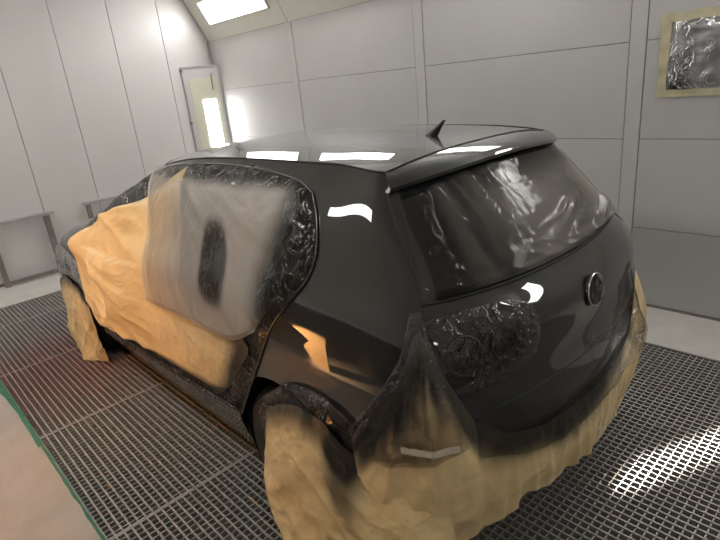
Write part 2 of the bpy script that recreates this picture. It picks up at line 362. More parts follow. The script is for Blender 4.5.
# roof
ns, ntt = 61, 90; RG = np.zeros((ntt, ns, 3)); sg = np.linspace(-1, 1, ns)
for a in range(ntt):
    for b_ in range(ns):
        s_ = sg[b_]; t_ = a / (ntt - 1); y0 = -.288 - .014 * (1 - s_ * s_); y1 = 1.46 + .2 * (1 - abs(s_) ** 2.2)
        yy = y0 + t_ * (y1 - y0); xr, _ = rail(yy); xx = s_ * (xr + .001)
        RG[a, b_] = (xx, yy, roofz(xx, yy))
me = gridmesh('roof', RG); cpart('roof', me, 'paint')
# underbody
boxo('underbody', (-.79, -.55, .16), (.79, 3.1, .24), 'gap', car)
# spoiler
NSP = 41; SP = []
for k in range(NSP):
    s_ = -1 + 2 * k / (NSP - 1); c_ = 1 - s_ * s_
    xs_ = s_ * .527; ys_ = -.292 - .014 * c_; zs_ = float(roofz(s_ * .52, -.29))
    if abs(s_) > .99: zs_ = 1.415
    xt_ = s_ * .556; yt_ = -.338 - .088 * (1 - abs(s_) ** 2.4); zt_ = 1.376 + .036 * c_
    ring = [(xs_, ys_ + .01, zs_ - .012), (xs_, ys_, zs_)]
    for f_ in (.25, .5, .75): ring.append((xs_ + (xt_ - xs_) * f_, ys_ + (yt_ - ys_) * f_, zs_ + (zt_ - zs_) * f_ + .006 * math.sin(math.pi * f_)))
    ring += [(xt_, yt_ + .006, zt_ + .001), (xt_, yt_, zt_ - .005), (xt_, yt_ + .004, zt_ - .018), (xt_ * .985, yt_ + .05 + .03 * c_, zt_ - .034), (xt_ * .96, ys_ - .012, zt_ - .045), (xs_ * .97, ys_ + .03, zt_ - .03)]
    SP.append(ring)
SPA = np.array(SP); n_ = SPA.shape[1]; V = SPA.reshape(-1, 3); F = [(i * n_ + j, i * n_ + (j + 1) % n_, (i + 1) * n_ + (j + 1) % n_, (i + 1) * n_ + j) for i in range(NSP - 1) for j in range(n_)]
F += [tuple(range(n_)), tuple((NSP - 1) * n_ + j for j in range(n_ - 1, -1, -1))]
me = pydata('roof_spoiler', V, F); bm = bmesh.new(); bm.from_mesh(me); bmesh.ops.recalc_face_normals(bm, faces=bm.faces); bm.to_mesh(me); bm.free()
o = cpart('roof_spoiler', me, 'paint'); me.set_sharp_from_angle(angle=math.radians(35))
# surface query (car coordinates)
allv = [tuple(p) for p in S(UU, VV).reshape(-1, 3)]; allf = [(i * nV + j, ((i + 1) % nU) * nV + j, ((i + 1) % nU) * nV + j + 1, i * nV + j + 1) for i in range(nU) for j in range(nV - 1)]
BVH = BVHTree.FromPolygons(allv, allf)
def side_hit(y, z):
    h = BVH.ray_cast(Vector((-3, y, z)), Vector((1, 0, 0)))
    if h[0] is None: return Vector((-.6, y, z)), Vector((-1, 0, 0))
    n = h[1]; return h[0], (n if n.x < 0 else -n)
def rear_hit(x, z):
    h = BVH.ray_cast(Vector((x, -3, z)), Vector((0, 1, 0)))
    if h[0] is None: return Vector((x, -.6, z)), Vector((0, -1, 0))
    n = h[1]; return h[0], (n if n.y < 0 else -n)
def spline(pts, n):
    P = np.array(pts, float); t = np.concatenate([[0], np.cumsum(np.linalg.norm(np.diff(P, axis=0), axis=1))]); t /= t[-1]
    Mx = np.vstack([2 * P[0] - P[1], P, 2 * P[-1] - P[-2]]); out = []
    for q in np.linspace(0, 1, n):
        i = min(np.searchsorted(t, q, side='right') - 1, len(P) - 2); f = (q - t[i]) / max(1e-9, t[i + 1] - t[i]); a, b, c, d = Mx[i:i + 4]
        out.append(.5 * ((2 * b) + (-a + c) * f + (2 * a - 5 * b + 4 * c - d) * f * f + (-a + 3 * b - 3 * c + d) * f ** 3))
    return np.array(out)
TU, TV = 26 * 40, 9 * 30 + 1
tu_, tv_ = np.meshgrid(np.arange(TU) / 40, np.linspace(0, 9, TV), indexing='ij'); TP = S(tu_, tv_); TN = SN(tu_, tv_) * NS; TZ = np.maximum.accumulate(TP[..., 2], axis=1)
def uz(u, z):
    """point and outward normal of the body where column u has height z"""
    f = (u % 26) * 40; i = int(f); f -= i; i2 = (i + 1) % TU; i %= TU
    zr0 = TZ[i] * (1 - f) + TZ[i2] * f; g = float(np.interp(z, zr0, np.arange(TV))); j = min(int(g), TV - 2); g -= j
    q = lambda T: (T[i, j] * (1 - f) + T[i2, j] * f) * (1 - g) + (T[i, j + 1] * (1 - f) + T[i2, j + 1] * f) * g
    n = q(TN); return q(TP), n / np.linalg.norm(n)
def seam(name, P, r, mat, parent, n=6): return cpart(name, tube(name, P, r, n), mat, parent)
# shut lines
for sg_ in (0, 1):
    us = 15.0 if sg_ else 11.0
    seam('shut_line', [S(us, v) + SN(us, v) * NS * -.001 for v in np.linspace(3.4, 9, 60)], .0048, 'gap', objs['tailgate'])
    seam('roof_seal', [(p[0] * (1 if sg_ else -1), p[1], p[2] + .0005) for p in RL[::2]], .004, 'gap', car)
seam('shut_line', [S(u, 3.4) for u in np.linspace(10.1, 15.9, 90)], .003, 'gap', objs['rear_bumper'])
seam('window_seal', [uz(u, 1.052)[0] for u in np.linspace(11.0, 15.0, 70)], .005, 'gap', objs['tailgate'])
# wheels
def lathe(name, prof, n=40):
    V = []; F = []; k = len(prof)
    for i in range(n):
        a = 2 * math.pi * i / n
        for (x, r) in prof: V.append((x, r * math.cos(a), r * math.sin(a)))
    for i in range(n):
        for j in range(k - 1): F.append((i * k + j, i * k + j + 1, ((i + 1) % n) * k + j + 1, ((i + 1) % n) * k + j))
    return pydata(name, V, F)
ty = lathe('tyre', [(-.10, .21), (-.105, .24), (-.105, .285), (-.09, .31), (-.06, .317), (.06, .317), (.09, .31), (.105, .285), (.105, .24), (.10, .21)])
ri = lathe('rim', [(-.085, .02), (-.09, .06), (-.06, .10), (-.05, .18), (-.095, .205), (-.10, .213), (.10, .213), (.09, .2), (.0, .19), (.0, .02)])
for sx in (-1, 1):
    for yy in (0, 2.574):
        wE = empty('wheel', (sx * .765, yy, .317)); wE.parent = car; wE.rotation_euler.z = 0 if sx < 0 else math.pi
        cpart('tyre', ty, 'rubber', wE); cpart('rim', ri, 'steel', wE)
        ln = lathe('arch_liner', [(-.07, .352), (.30, .352), (.30, .02)], 40); l_ = cpart('arch_liner', ln, 'gap'); l_.location = (sx * .78, yy, .335); l_.rotation_euler.z = 0 if sx < 0 else math.pi
seam('shut_line', [(s_ * .527, -.290 - .014 * (1 - s_ * s_), float(roofz(s_ * .515, -.289)) + .0012) for s_ in np.linspace(-.985, .985, 50)], .0035, 'gap', car)
# antenna fin on the roof
zb = float(roofz(0, -.08))
an = []
for t_ in np.linspace(0, 1, 9):
    c = Vector((0, -.06 - .075 * t_, zb + .062 * t_ ** 1.1)); L = .030 * (1 - t_) ** 1.3 + .008; W = .013 * (1 - t_) ** .9 + .0035
    an.append([c + Vector((W * math.cos(a) , L * math.sin(a), 0)) for a in np.linspace(0, 2 * math.pi, 14, endpoint=False)])
AN = np.array(an); V = AN.reshape(-1, 3); F = [(i * 14 + j, i * 14 + (j + 1) % 14, (i + 1) * 14 + (j + 1) % 14, (i + 1) * 14 + j) for i in range(8) for j in range(14)] + [tuple(8 * 14 + j for j in range(14))]
cpart('antenna', pydata('antenna', V, F), 'plastic')
# ================================================================== MASKING
def nz(a, b, c=0.0): return noise.noise(Vector((a, b, c)))
def ridge(a, b, seed, oct=3, gain=.5):
    v = 0; amp = 1; f = 1
    for k in range(oct): v += amp * (1 - 2 * abs(nz(a * f, b * f, seed + 7.3 * k))); amp *= gain; f *= 2.1
    return v / 1.75
def folds(a, b, ang, f, seed, stretch=5.0):
    """ridged folds running along direction ang"""
    c, s = math.cos(ang), math.sin(ang); al = a * c + b * s; ac = -a * s + b * c
    return ridge(al * f / stretch, ac * f, seed, 2)
def crease(a, b, seed, sharp=3.0): return max(0.0, 1 - sharp * abs(nz(a, b, seed))) ** 1.5
def cfold(a, b, ang, f, seed, stretch=5.0, sharp=3.0):
    c, s = math.cos(ang), math.sin(ang); al = a * c + b * s; ac = -a * s + b * c
    return crease(al * f / stretch, ac * f, seed, sharp) + .5 * crease(al * f * 2.3 / stretch, ac * f * 2.1, seed + 4, sharp)
def crease_tex(t, scale, stretch=None, pw=5.0):
    n = noise_tex(t, scale, 3, .55, stretch, dist=.8)
    def mth(op, x, y=None):
        k = t.nodes.new('ShaderNodeMath'); k.operation = op
        if isinstance(x, float): k.inputs[0].default_value = x
        else: t.links.new(x, k.inputs[0])
        if y is not None:
            if isinstance(y, float): k.inputs[1].default_value = y
            else: t.links.new(y, k.inputs[1])
        return k.outputs[0]
    a = mth('ABSOLUTE', mth('SUBTRACT', n, .5)); return mth('POWER', mth('SUBTRACT', 1.0, mth('MULTIPLY', a, 2.0)), pw)
def film_mat(name, tint, frost_col, gloss, bscale, bstr, stretch=None, refl=.08, fs=1.0):
    m = bpy.data.materials.new(name); m.use_nodes = True; t = m.node_tree; t.nodes.clear(); N = t.nodes
    out = N.new('ShaderNodeOutputMaterial'); tr = N.new('ShaderNodeBsdfTransparent'); tr.inputs[0].default_value = (*tint, 1)
    df = N.new('ShaderNodeBsdfDiffuse'); tl = N.new('ShaderNodeBsdfTranslucent'); gl = N.new('ShaderNodeBsdfGlossy'); gl.inputs['Roughness'].default_value = gloss
    at = N.new('ShaderNodeAttribute'); at.attribute_name = 'cover'
    df.inputs[0].default_value = (*frost_col, 1); tl.inputs[0].default_value = (*frost_col, 1)
    d2 = N.new('ShaderNodeMixShader'); d2.inputs[0].default_value = .25; t.links.new(df.outputs[0], d2.inputs[1]); t.links.new(tl.outputs[0], d2.inputs[2])
    m1 = N.new('ShaderNodeMixShader'); t.links.new(at.outputs['Fac'], m1.inputs[0]); t.links.new(tr.outputs[0], m1.inputs[1]); t.links.new(d2.outputs[0], m1.inputs[2])
    h = crease_tex(t, bscale, stretch, 7.0); b = bump(t, None, h, bstr, .012)
    lw = N.new('ShaderNodeFresnel'); lw.inputs['IOR'].default_value = 1.5; t.links.new(b, lw.inputs['Normal']); t.links.new(b, gl.inputs['Normal'])
    ad = N.new('ShaderNodeMath'); ad.operation = 'MULTIPLY_ADD'; ad.inputs[1].default_value = fs; ad.inputs[2].default_value = refl; ad.use_clamp = True; t.links.new(lw.outputs[0], ad.inputs[0])
    m2 = N.new('ShaderNodeMixShader'); t.links.new(ad.outputs[0], m2.inputs[0]); t.links.new(m1.outputs[0], m2.inputs[1]); t.links.new(gl.outputs[0], m2.inputs[2])
    t.links.new(m2.outputs[0], out.inputs[0]); return m
M['film'] = film_mat('clear_masking_film', (.80, .79, .77), (.30, .29, .27), .06, 9, .8, refl=.0)
M['film_b'] = film_mat('stretched_masking_film', (.80, .79, .77), (.30, .29, .27), .07, 5, .55, (1, 1, 1), refl=.0, fs=.6)
M['film_rear'] = film_mat('dust_sheen_masking_film', (.80, .79, .77), (.42, .39, .35), .10, 8, .10, (1, 1, .4), refl=.0, fs=.32)
M['frost'] = film_mat('overspray_frosted_film', (.85, .84, .82), (.54, .50, .45), .30, 6, .4, (1, 1, .3), refl=0, fs=.35)
m, t, b = nt('brown_masking_paper'); at = t.nodes.new('ShaderNodeAttribute'); at.attribute_name = 'cover'
pc = mixcol(t, ramp(t, noise_tex(t, 7, 5, .6), .3, .7), (.64, .475, .235), (.74, .575, .31))
t.links.new(mixcol(t, at.outputs['Fac'], pc, (.018, .017, .016)), b.inputs['Base Color']); b.inputs['Roughness'].default_value = .42; b.inputs['Specular IOR Level'].default_value = .45
bump(t, b, crease_tex(t, 3.5, None, 3.0), .30, .022); M['paper'] = m
M['tape'] = plain('crepe_tape', (.50, .45, .33), .6, var=.1, scale=40, bmp=.3, bscale=90)
M['bead'] = plain('film_edge_black', (.006, .006, .006), .12, coat=1, bmp=.4, bscale=70)

def coons(top, right, bottom, left, nu, nv):
    """2D grid; top/bottom run left->right, left/right run bottom->top"""
    T, B = spline(top, nu), spline(bottom, nu); L, R_ = spline(left, nv), spline(right, nv)
    u = np.linspace(0, 1, nu)[:, None, None]; v = np.linspace(0, 1, nv)[None, :, None]
    T, B, L, R_ = T[:, None, :], B[:, None, :], L[None], R_[None]
    return (1 - v) * B + v * T + (1 - u) * L + u * R_ - ((1 - u) * (1 - v) * B[0, 0] + u * (1 - v) * B[-1, 0] + (1 - u) * v * T[0, 0] + u * v * T[-1, 0])
def sheet(name, G, mapper, off, mat, cover=None, parent=None, label=None, cat=None, group=None, post=None):
    nu, nv = G.shape[:2]; P = np.zeros((nu, nv, 3)); cv = np.zeros(nu * nv)
    for i in range(nu):
        for j in range(nv):
            a, b = G[i, j]; p, n = mapper(a, b); u, v = i / (nu - 1), j / (nv - 1)
            p = np.array(p) + np.array(n) * off(a, b, u, v)
            if post: p = post(p, a, b, u, v)
            P[i, j] = p
            if cover: cv[i * nv + j] = min(1, max(0, cover(a, b, u, v)))
    me = gridmesh(name, P)
    at = me.attributes.new('cover', 'FLOAT', 'POINT'); at.data.foreach_set('value', cv)
    o = link(name, me, mat, parent, True)
    if parent is None: o.location = CAR
    if label: tag(o, label, cat, group)
    return o
edgef = lambda u, v, w=.06: min(1, min(u, 1 - u, v, 1 - v) / w)
ss = lambda x, a, b: (lambda t: t * t * (3 - 2 * t))(min(1, max(0, (x - a) / (b - a))))
# --- door opening outline (y, z) on the left side
top_l = [(2.03, 1.05), (1.80, 1.17), (1.52, 1.29), (1.249, 1.375), (.884, 1.405), (.561, 1.413), (.284, 1.402), (.076, 1.38), (-.03, 1.345)]
rear_l = [(.328, .415), (.173, .621), (.063, .789), (-.017, .923), (-.085, 1.01), (-.133, 1.09), (-.14, 1.158), (-.125, 1.211), (-.087, 1.284), (-.03, 1.345)]
bot_l = [(2.03, .30), (1.731, .31), (1.192, .345), (.747, .375), (.328, .415)]
frt_l = [(2.03, .30), (2.10, .42), (2.16, .60), (2.20, .78), (2.18, .95), (2.03, 1.05)]
# 1 clear film over both doors
G = coons(top_l, rear_l, bot_l, frt_l, 150, 80)
def off1(a, b, u, v):
    e = edgef(u, v, .05)
    top = ss(v, .80, .9) + ss(u, .90, .96); return .004 + e * .004 * (1 + ridge(a * 7, b * 7, 3.1)) + min(1, e * 2) * min(1, top) * (.012 * max(0, folds(a, b, .12 + .9 * ss(.45 - a, 0, .4), 13, 5, 4)) + .006 * ridge(a * 13, b * 13, 2.3, 3))
film1 = sheet('door_film', G, side_hit, off1, 'film', lambda a, b, u, v: .03, label='clear plastic film stuck around the outline of the side doors', cat='masking film')
loop = [side_hit(*p)[0] + side_hit(*p)[1] * .004 for p in np.vstack([spline(bot_l, 60), spline(rear_l, 70)[1:], spline(top_l, 90)[::-1][1:], spline(frt_l, 50)[::-1][1:-1]])]
rad = [.0045 + .003 * max(0, nz(k * .31, 2.2, 1)) for k in range(len(loop))]
link('edge_bead', tube('edge_bead', loop, rad, 6, True), 'bead', film1, True)
# 2 brown paper, tented over the door mirror
ptop = [(1.83, .965), (1.55, 1.11), (1.214, 1.235), (.93, 1.385)]
pright = [(.43, .49), (.31, .58), (.20, .70), (.12, .80), (.22, .86), (.48, .90), (.64, .98), (.72, 1.10), (.82, 1.25), (.93, 1.385)]
pbot = [(1.90, .43), (1.45, .44), (1.0, .455), (.43, .49)]
pleft = [(1.90, .43), (1.98, .50), (2.04, .62), (1.99, .80), (1.83, .965)]
G = coons(ptop, pright, pbot, pleft, 150, 110)
MIR = (1.83, .95)
def tent(a, b):
    d = math.hypot(a - MIR[0], (b - MIR[1]) * 1.1); return .125 * math.exp(-(d / .18) ** 1.15)
def offp(a, b, u, v):
    d = math.hypot(a - MIR[0], b - MIR[1]) + 1e-6; th = math.atan2(b - MIR[1], a - MIR[0]); e = edgef(u, v, .05)
    fan = (cfold(th * 1.0, 0, 0, 3.4, 4.4, 5, 2.2) * .055 + ridge(th * 3.2, d * .8, 4.4, 2) * .016) * ss(d, .05, .3) * (1 - ss(d, .55, .9)) * ss(a, 1.0, 1.25)
    fan2 = (cfold(a, b, .5, 3.2, 9.1, 3, 2.2) * .045 * ss(a, 1.0, 1.3) + folds(a, b, 1.9, 4.5, 9.1, 4) * .008) * ss(d, .2, .5)
    return .016 + tent(a, b) + e * (fan + fan2 + .004 * ridge(a * 6, b * 6, 2.2)) + .006
def covp(a, b, u, v):       # black overspray fading in along the bottom and the rear edge
    return .85 * (1 - ss(v, .0, .075 + .03 * nz(a * 4, 3, 1))) + .9 * (1 - ss(1 - u, .0, .09)) * (1 - ss(b, .80, 1.0)) + .5 * (1 - ss(a, .15, .40)) * ss(.95 - b, 0, .2) * ss(b, .3, .7)
sheet('door_paper', G, side_hit, offp, 'paper', covp, label='large brown paper sheet covering the doors and tented over the mirror', cat='masking paper')
# 3 frosted film hanging over the paper and the rear door glass
ftop = [(1.25, 1.35), (1.05, 1.378), (.80, 1.398), (.5, 1.405), (.25, 1.395), (.05, 1.365), (-.01, 1.335)]
fleft = [(1.0, .80), (1.0, .90), (1.0, 1.02), (1.10, 1.21), (1.25, 1.35)]
fbot = [(1.0, .80), (.78, .805), (.486, .82), (.205, .825), (.03, .90)]
fright = [(.03, .90), (-.045, 1.0), (-.10, 1.12), (-.085, 1.22), (-.01, 1.335)]
G = coons(ftop, fright, fbot, fleft, 150, 110)
APX = (1.0, 1.42)           # the film is gathered at the roof rail, folds fan out from here
def offf(a, b, u, v):
    th = math.atan2(b - APX[1], a - APX[0]); d = math.hypot(a - APX[0], b - APX[1]); e = edgef(u, v, .05)
    return .042 + .004 * e + e * (.010 * ridge(th * 4.2, d * .7, 6.6, 3) * ss(d, .03, .4) + .004 * ridge(a * 5, b * 5, 8.8)) + tent(a, b) * .9 + .006
HC = (.355, 1.075); SHR = .45
def covf(a, b, u, v):
    th = math.atan2(b - APX[1], a - APX[0]); d = math.hypot(a - APX[0], b - APX[1])
    base = .54 + .26 * ridge(th * 6, d * .6, 1.7, 3) + .10 * nz(a * 3, b * 3, 5)
    base *= ss(a + .05 * nz(b * 5, 1, 1), -.05, .11) * ss(1.355 - b + .02 * nz(a * 6, 2, 2), .0, .05)
    q = ((abs(a - HC[0] - SHR * (b - HC[1])) / .10) ** 3 + (abs(b - HC[1]) / .145) ** 3) ** (1 / 3)
    base *= .04 + .96 * ss(q, .7, 1.15)
    edge = (1 - ss(min(u, v * .8), .012, .03)) * .5
    return base * (1 - .42 * ss(a, .50, .9)) + edge
sheet('frosted_film', G, side_hit, offf, 'frost', covf, label='whitish overspray frosted film over the rear door above the brown paper', cat='masking film')
# handle plate seen through the clear patch of the film
def rrect(w, h, r, n=6):
    P = []
    for cx, cy, a0 in ((w - r, h - r, 0), (-w + r, h - r, 90), (-w + r, -h + r, 180), (w - r, -h + r, 270)):
        for k in range(n + 1): a = math.radians(a0 + 90 * k / n); P.append((cx + r * math.cos(a), cy + r * math.sin(a)))
    return P
c0, n0 = side_hit(*HC); n0 = n0.normalized(); ty_ = Vector((0, 1, 0)); ty_ = (ty_ - n0 * ty_.dot(n0)).normalized(); tz_ = n0.cross(ty_) * (1 if n0.cross(ty_).z > 0 else -1)
def plate(name, w, h, r, o0, o1, mat):
    R0 = rrect(w, h, r); n = len(R0); V = [c0 + ty_ * (a + SHR * b) + tz_ * b + n0 * o for o in (o0, o1) for a, b in R0]
    me = pydata(name, V, [tuple(range(n)), tuple(range(2 * n - 1, n - 1, -1))] + [(i, (i + 1) % n, (i + 1) % n + n, i + n) for i in range(n)])
    bm = bmesh.new(); bm.from_mesh(me); bmesh.ops.recalc_face_normals(bm, faces=bm.faces); bm.to_mesh(me); bm.free()
    return cpart(name, me, mat, objs['rear_doorL'], False)
plate('handle_frame', .05, .078, .02, -.002, .020, 'plastic'); M['handle'] = plain('grey_handle_plastic', (.06, .06, .06), .25)
plate('handle', .030, .060, .012, .020, .028, 'handle')
# --- sill film strip
G = coons([(2.02, .375), (1.45, .385), (1.0, .405), (.30, .455)], [(.33, .385), (.30, .455)], [(2.0, .285), (1.45, .30), (1.0, .32), (.33, .385)], [(2.0, .285), (2.02, .375)], 140, 14)
sheet('sill_film', G, side_hit, lambda a, b, u, v: .012 + .012 * math.sin(math.pi * v) + .010 * ridge(a * 9, b * 9, 1.3), 'film', lambda a, b, u, v: .06, label='crumpled clear film strip along the bottom edge of the doors', cat='masking film')
# --- rear window film
wl = lambda s: [(s * .655, 1.064), (s * .625, 1.12), (s * .585, 1.22), (s * .54, 1.325)]
G = coons([(-.54, 1.325), (-.3, 1.362), (0, 1.372), (.3, 1.362), (.54, 1.325)], wl(1), [(-.655, 1.064), (-.4, 1.062), (0, 1.062), (.4, 1.062), (.655, 1.064)], wl(-1), 190, 90)
def offr(a, b, u, v):
    e = edgef(u, v, .04); k = ss(a, -.38, -.02)
    vert = (cfold(a, b, 1.4, 9, 2.7, 4, 2.5) * .004 + .002 * ridge(a * 9, b * 9, 7.7, 3)) * (1 - k)
    diag = cfold(a, b, .22, 8, 5.1, 5, 2.4) * .030 * ss(a, -.2, .15) * ss(1.19 - b - .1 * (a - .3), -.03, .06) * ss(.55 - a, 0, .15)
    low = cfold(a, b, -.1, 13, 8.3, 4, 2.5) * .010 * ss(1.13 - b, -.02, .04)
    left = (.010 * cfold(a, b, 1.1, 22, 3.9, 3, 2.5) + .004 * ridge(a * 26, b * 26, 1.9, 3)) * (1 - ss(u, .07, .12))
    return .006 + e * (.008 + vert + diag + low + left + .012 * k * ss(b, 1.1, 1.2) * math.sin(math.pi * u))
def covr(a, b, u, v): return (.05 + .40 * ss(a, -.48, .05) * ss(1 - u, 0.02, .1) * ss(1.345 - b, 0, .10)) * (1.15 + .5 * nz(a * 4, b * 3, 2)) + .18 * ss(ridge(a * 8, b * 2.5, 3.3), .2, .7) * (1 - ss(a, -.3, .05)) * ss(u, .1, .16)  # pale cover towards the right: dust, plus the wall reflection painted in
sheet('rear_window_film', G, rear_hit, offr, 'film_rear', covr, label='dusty wrinkled plastic film taped across the rear window, wall reflection painted in pale', cat='masking film')
# --- tail lamps
def lamp_patch(name, off, mat, parent, side, k=1.0, cu=14.47, cz=.905, hu=.54, hz=.098, n=28, m=8, wob=None, **kw):
    V = []; F = []
    V0, N0 = uz(cu if side < 0 else 26 - cu, cz); V.append(V0 + N0 * off(0, 0))
    for j in range(1, m + 1):
        for i in range(n):
            a = 2 * math.pi * i / n; r = j / m; ca, sa = math.cos(a), math.sin(a)
            su = abs(ca) ** .55 * (1 if ca > 0 else -1) * r * k; sz = abs(sa) ** .6 * (1 if sa > 0 else -1) * r * k
            u = cu - su * hu; z = cz + sz * hz * (1 - .18 * su) + .02 * su * 0
            p, nn = uz(u if side < 0 else 26 - u, z); V.append(p + nn * off(r, a))
    for i in range(n): F.append((0, 1 + i, 1 + (i + 1) % n))
    for j in range(m - 1):
        for i in range(n): F.append((1 + j * n + i, 1 + (j + 1) * n + i, 1 + (j + 1) * n + (i + 1) % n, 1 + j * n + (i + 1) % n))
    me = pydata(name, V, F); bm = bmesh.new(); bm.from_mesh(me); bmesh.ops.recalc_face_normals(bm, faces=bm.faces); bm.to_mesh(me); bm.free()
    return link(name, me, mat, parent, True)
for sd in (-1, 1):
    tl = lamp_patch('tail_lamp', lambda r, a: -.003 + .008 * (1 - r ** 6), 'lampred', car, sd)
    for (cu, rr) in (((14.22, .05), (14.62, .06)) if sd < 0 else ()):
        p, nn = uz(cu if sd < 0 else 26 - cu, .912); nn = Vector(nn); p = Vector(p) + nn * .009; e1 = nn.orthogonal().normalized(); e2 = nn.cross(e1)
        link('reflector', tube('reflector', [p + (e1 * math.cos(a) + e2 * math.sin(a)) * rr for a in np.linspace(0, 2 * math.pi, 28, endpoint=False)], .0025, 6, True), 'plastic', tl, True)
# film over the left tail lamp
G = coons([(15.02, 1.012), (14.6, 1.018), (14.1, 1.012), (13.86, .985)], [(13.86, .83), (13.82, .90), (13.86, .985)], [(14.95, .79), (14.5, .785), (14.1, .80), (13.86, .83)], [(14.95, .79), (15.0, .90), (15.02, 1.012)], 90, 60)
def offl(a, b, u, v):
    d = math.hypot((a - 14.45) * .25, b - .92); e = edgef(u, v, .08); d2 = math.hypot((a - 13.98) * .25, b - .91)
    return .008 + e * (.006 + .006 * math.sin(d * 190) * math.exp(-(d / .055) ** 2) + .004 * math.sin(d2 * 260) * math.exp(-(d2 / .05) ** 2) + .008 * ridge(a * 5, b * 18, 4.5, 3))
sheet('tail_lamp_film', G, uz, offl, 'film', lambda a, b, u, v: .03, label='crinkled clear film stuck over the left tail lamp', cat='masking film')
seam('shut_line', [uz(*p)[0] for p in spline([(15.98, .67), (15.6, .815), (15.33, .92), (15.12, 1.03)], 40)], .004, 'gap', objs['rear_bumper'])
# --- brown skirt around the rear bumper, rising to a point at the lamp corner
UT = [11.45, 11.8, 12.1, 12.35, 12.6, 12.95, 13.4, 13.9, 14.3, 14.6, 14.85, 15.04, 15.14, 15.33, 15.6, 15.85]
ZT = [.78, .76, .70, .64, .60, .57, .57, .58, .63, .72, .88, 1.0, .985, .885, .78, .70]
ZB = [.36, .31, .27, .25, .265, .29, .315, .335, .325, .305, .29, .28, .27, .27, .27, .27]
ZN = [.80, .76, .70, .61, .545, .50, .485, .49, .53, .60, .76, .83, .82, .70, .62, .58]     # height where bare brown paper begins
nu, ns_ = 240, 64; G = np.zeros((nu, ns_, 2))
for i, u in enumerate(np.linspace(11.45, 15.85, nu)):
    zt, zb_ = np.interp(u, UT, ZT), np.interp(u, UT, ZB) + .012 * nz(u * 7, 1, 4)
    for j in range(ns_): G[i, j] = (u, zt + (zb_ - zt) * j / (ns_ - 1))
def skirt_map(u, z):
    zz = max(z, .42); p, n = uz(u, zz); n = np.array([n[0], n[1], 0]); n /= np.linalg.norm(n); p = np.array(p)
    if z < .42: p = p.copy(); p[2] = z; p = p - n * (.42 - z) * .28
    return p, n
def offs(u, z, a, s):
    f = s ** .7; th = math.atan2((u - 15.06) * .34, max(.02, 1.04 - z)); cn = ss(u, 14.5, 14.8); dd = ss(1.02 - z, 0, .25)
    return .014 + f * (.020 + (.024 * cfold(u * .42, z * .6, 1.5, 6, 2.1, 5, 2.2) * (1 - cn) + .010 * ridge(u * 2.2, z * 6, 5.5))) + cn * dd * (.026 * cfold(th, 0, 0, 5.0, 3.3, 5, 2.2) + .008 * ridge(th * 5, z * 3, 1.1)) - .012 * (1 - ss(u, 11.6, 12.4))
def covs(u, z, a, s):
    zn = np.interp(u, UT, ZN); th = math.atan2((u - 15.06) * .34, max(.02, 1.04 - z))
    return .96 * ss(z + .05 * nz(u * 4, z * 5, 1) + .05 * nz(th * 9, 1, 3) * ss(u, 14.5, 14.8), zn - .05, zn + .06) * ss(u, 11.9, 12.3)
sheet('bumper_paper', G, skirt_map, offs, 'paper', covs, label='brown paper skirt hanging around the rear bumper', cat='masking paper')
# --- film fan from the lamp corner down the bumper side
G = coons([(15.14, 1.03), (15.08, 1.03), (15.02, 1.03)], [(14.72, .66), (14.86, .84), (15.02, 1.03)], [(16.0, .66), (15.5, .62), (14.72, .66)], [(16.0, .66), (15.93, .70), (15.6, .815), (15.33, .92), (15.14, 1.03)], 50, 90)
sheet('bumper_side_film', G, uz, lambda a, b, u, v: .010 + offs(a, b, 0, max(0, (np.interp(a, UT, ZT) - b) / (np.interp(a, UT, ZT) - np.interp(a, UT, ZB)))) * ss(16.0 - a, -.1, .25) + edgef(u, v, .1) * .006 * cfold(u, v, 1.3, 5, 9.4, 4, 2.2), 'film', lambda a, b, u, v: .04, label='dark clear film pleated between quarter panel and left tail lamp', cat='masking film')
# clear film across the bumper and lower tailgate over the paper's top edge
G = coons([(15.0, .80), (14.4, .76), (13.9, .66), (13.3, .60), (12.7, .66), (12.3, .74), (11.9, .90)], [(11.9, .70), (11.9, .90)], [(15.0, .62), (14.5, .57), (13.9, .495), (13.3, .485), (12.7, .53), (12.3, .60), (11.9, .70)], [(15.0, .62), (15.0, .80)], 170, 50)
sheet('bumper_film', G, uz, lambda a, b, u, v: .006 + .030 * edgef(u, v, .12) * (1 - v) + edgef(u, v, .1) * (.024 * cfold(a * .42, b, -.6, 9, 6.2, 5, 2.4) * (.25 + ss(13.0 - a, 0, .6)) + .005 * ridge(a * 3, b * 8, 2.9)), 'film_b', lambda a, b, u, v: .01, label='glossy clear film stretched across the rear bumper below the badge', cat='masking film')
# tape joining the papers at the corner
G = coons([(15.30, .700), (15.0, .692), (14.82, .688)], [(14.82, .668), (14.82, .688)], [(15.30, .680), (15.0, .672), (14.82, .668)], [(15.30, .680), (15.30, .700)], 30, 5)
sheet('tape_strip', G, uz, lambda a, b, u, v: .024 + offs(a, b, 0, max(0, (np.interp(a, UT, ZT) - b) / (np.interp(a, UT, ZT) - np.interp(a, UT, ZB)))), 'tape', label='pale tape strip joining brown papers at the rear corner', cat='tape')
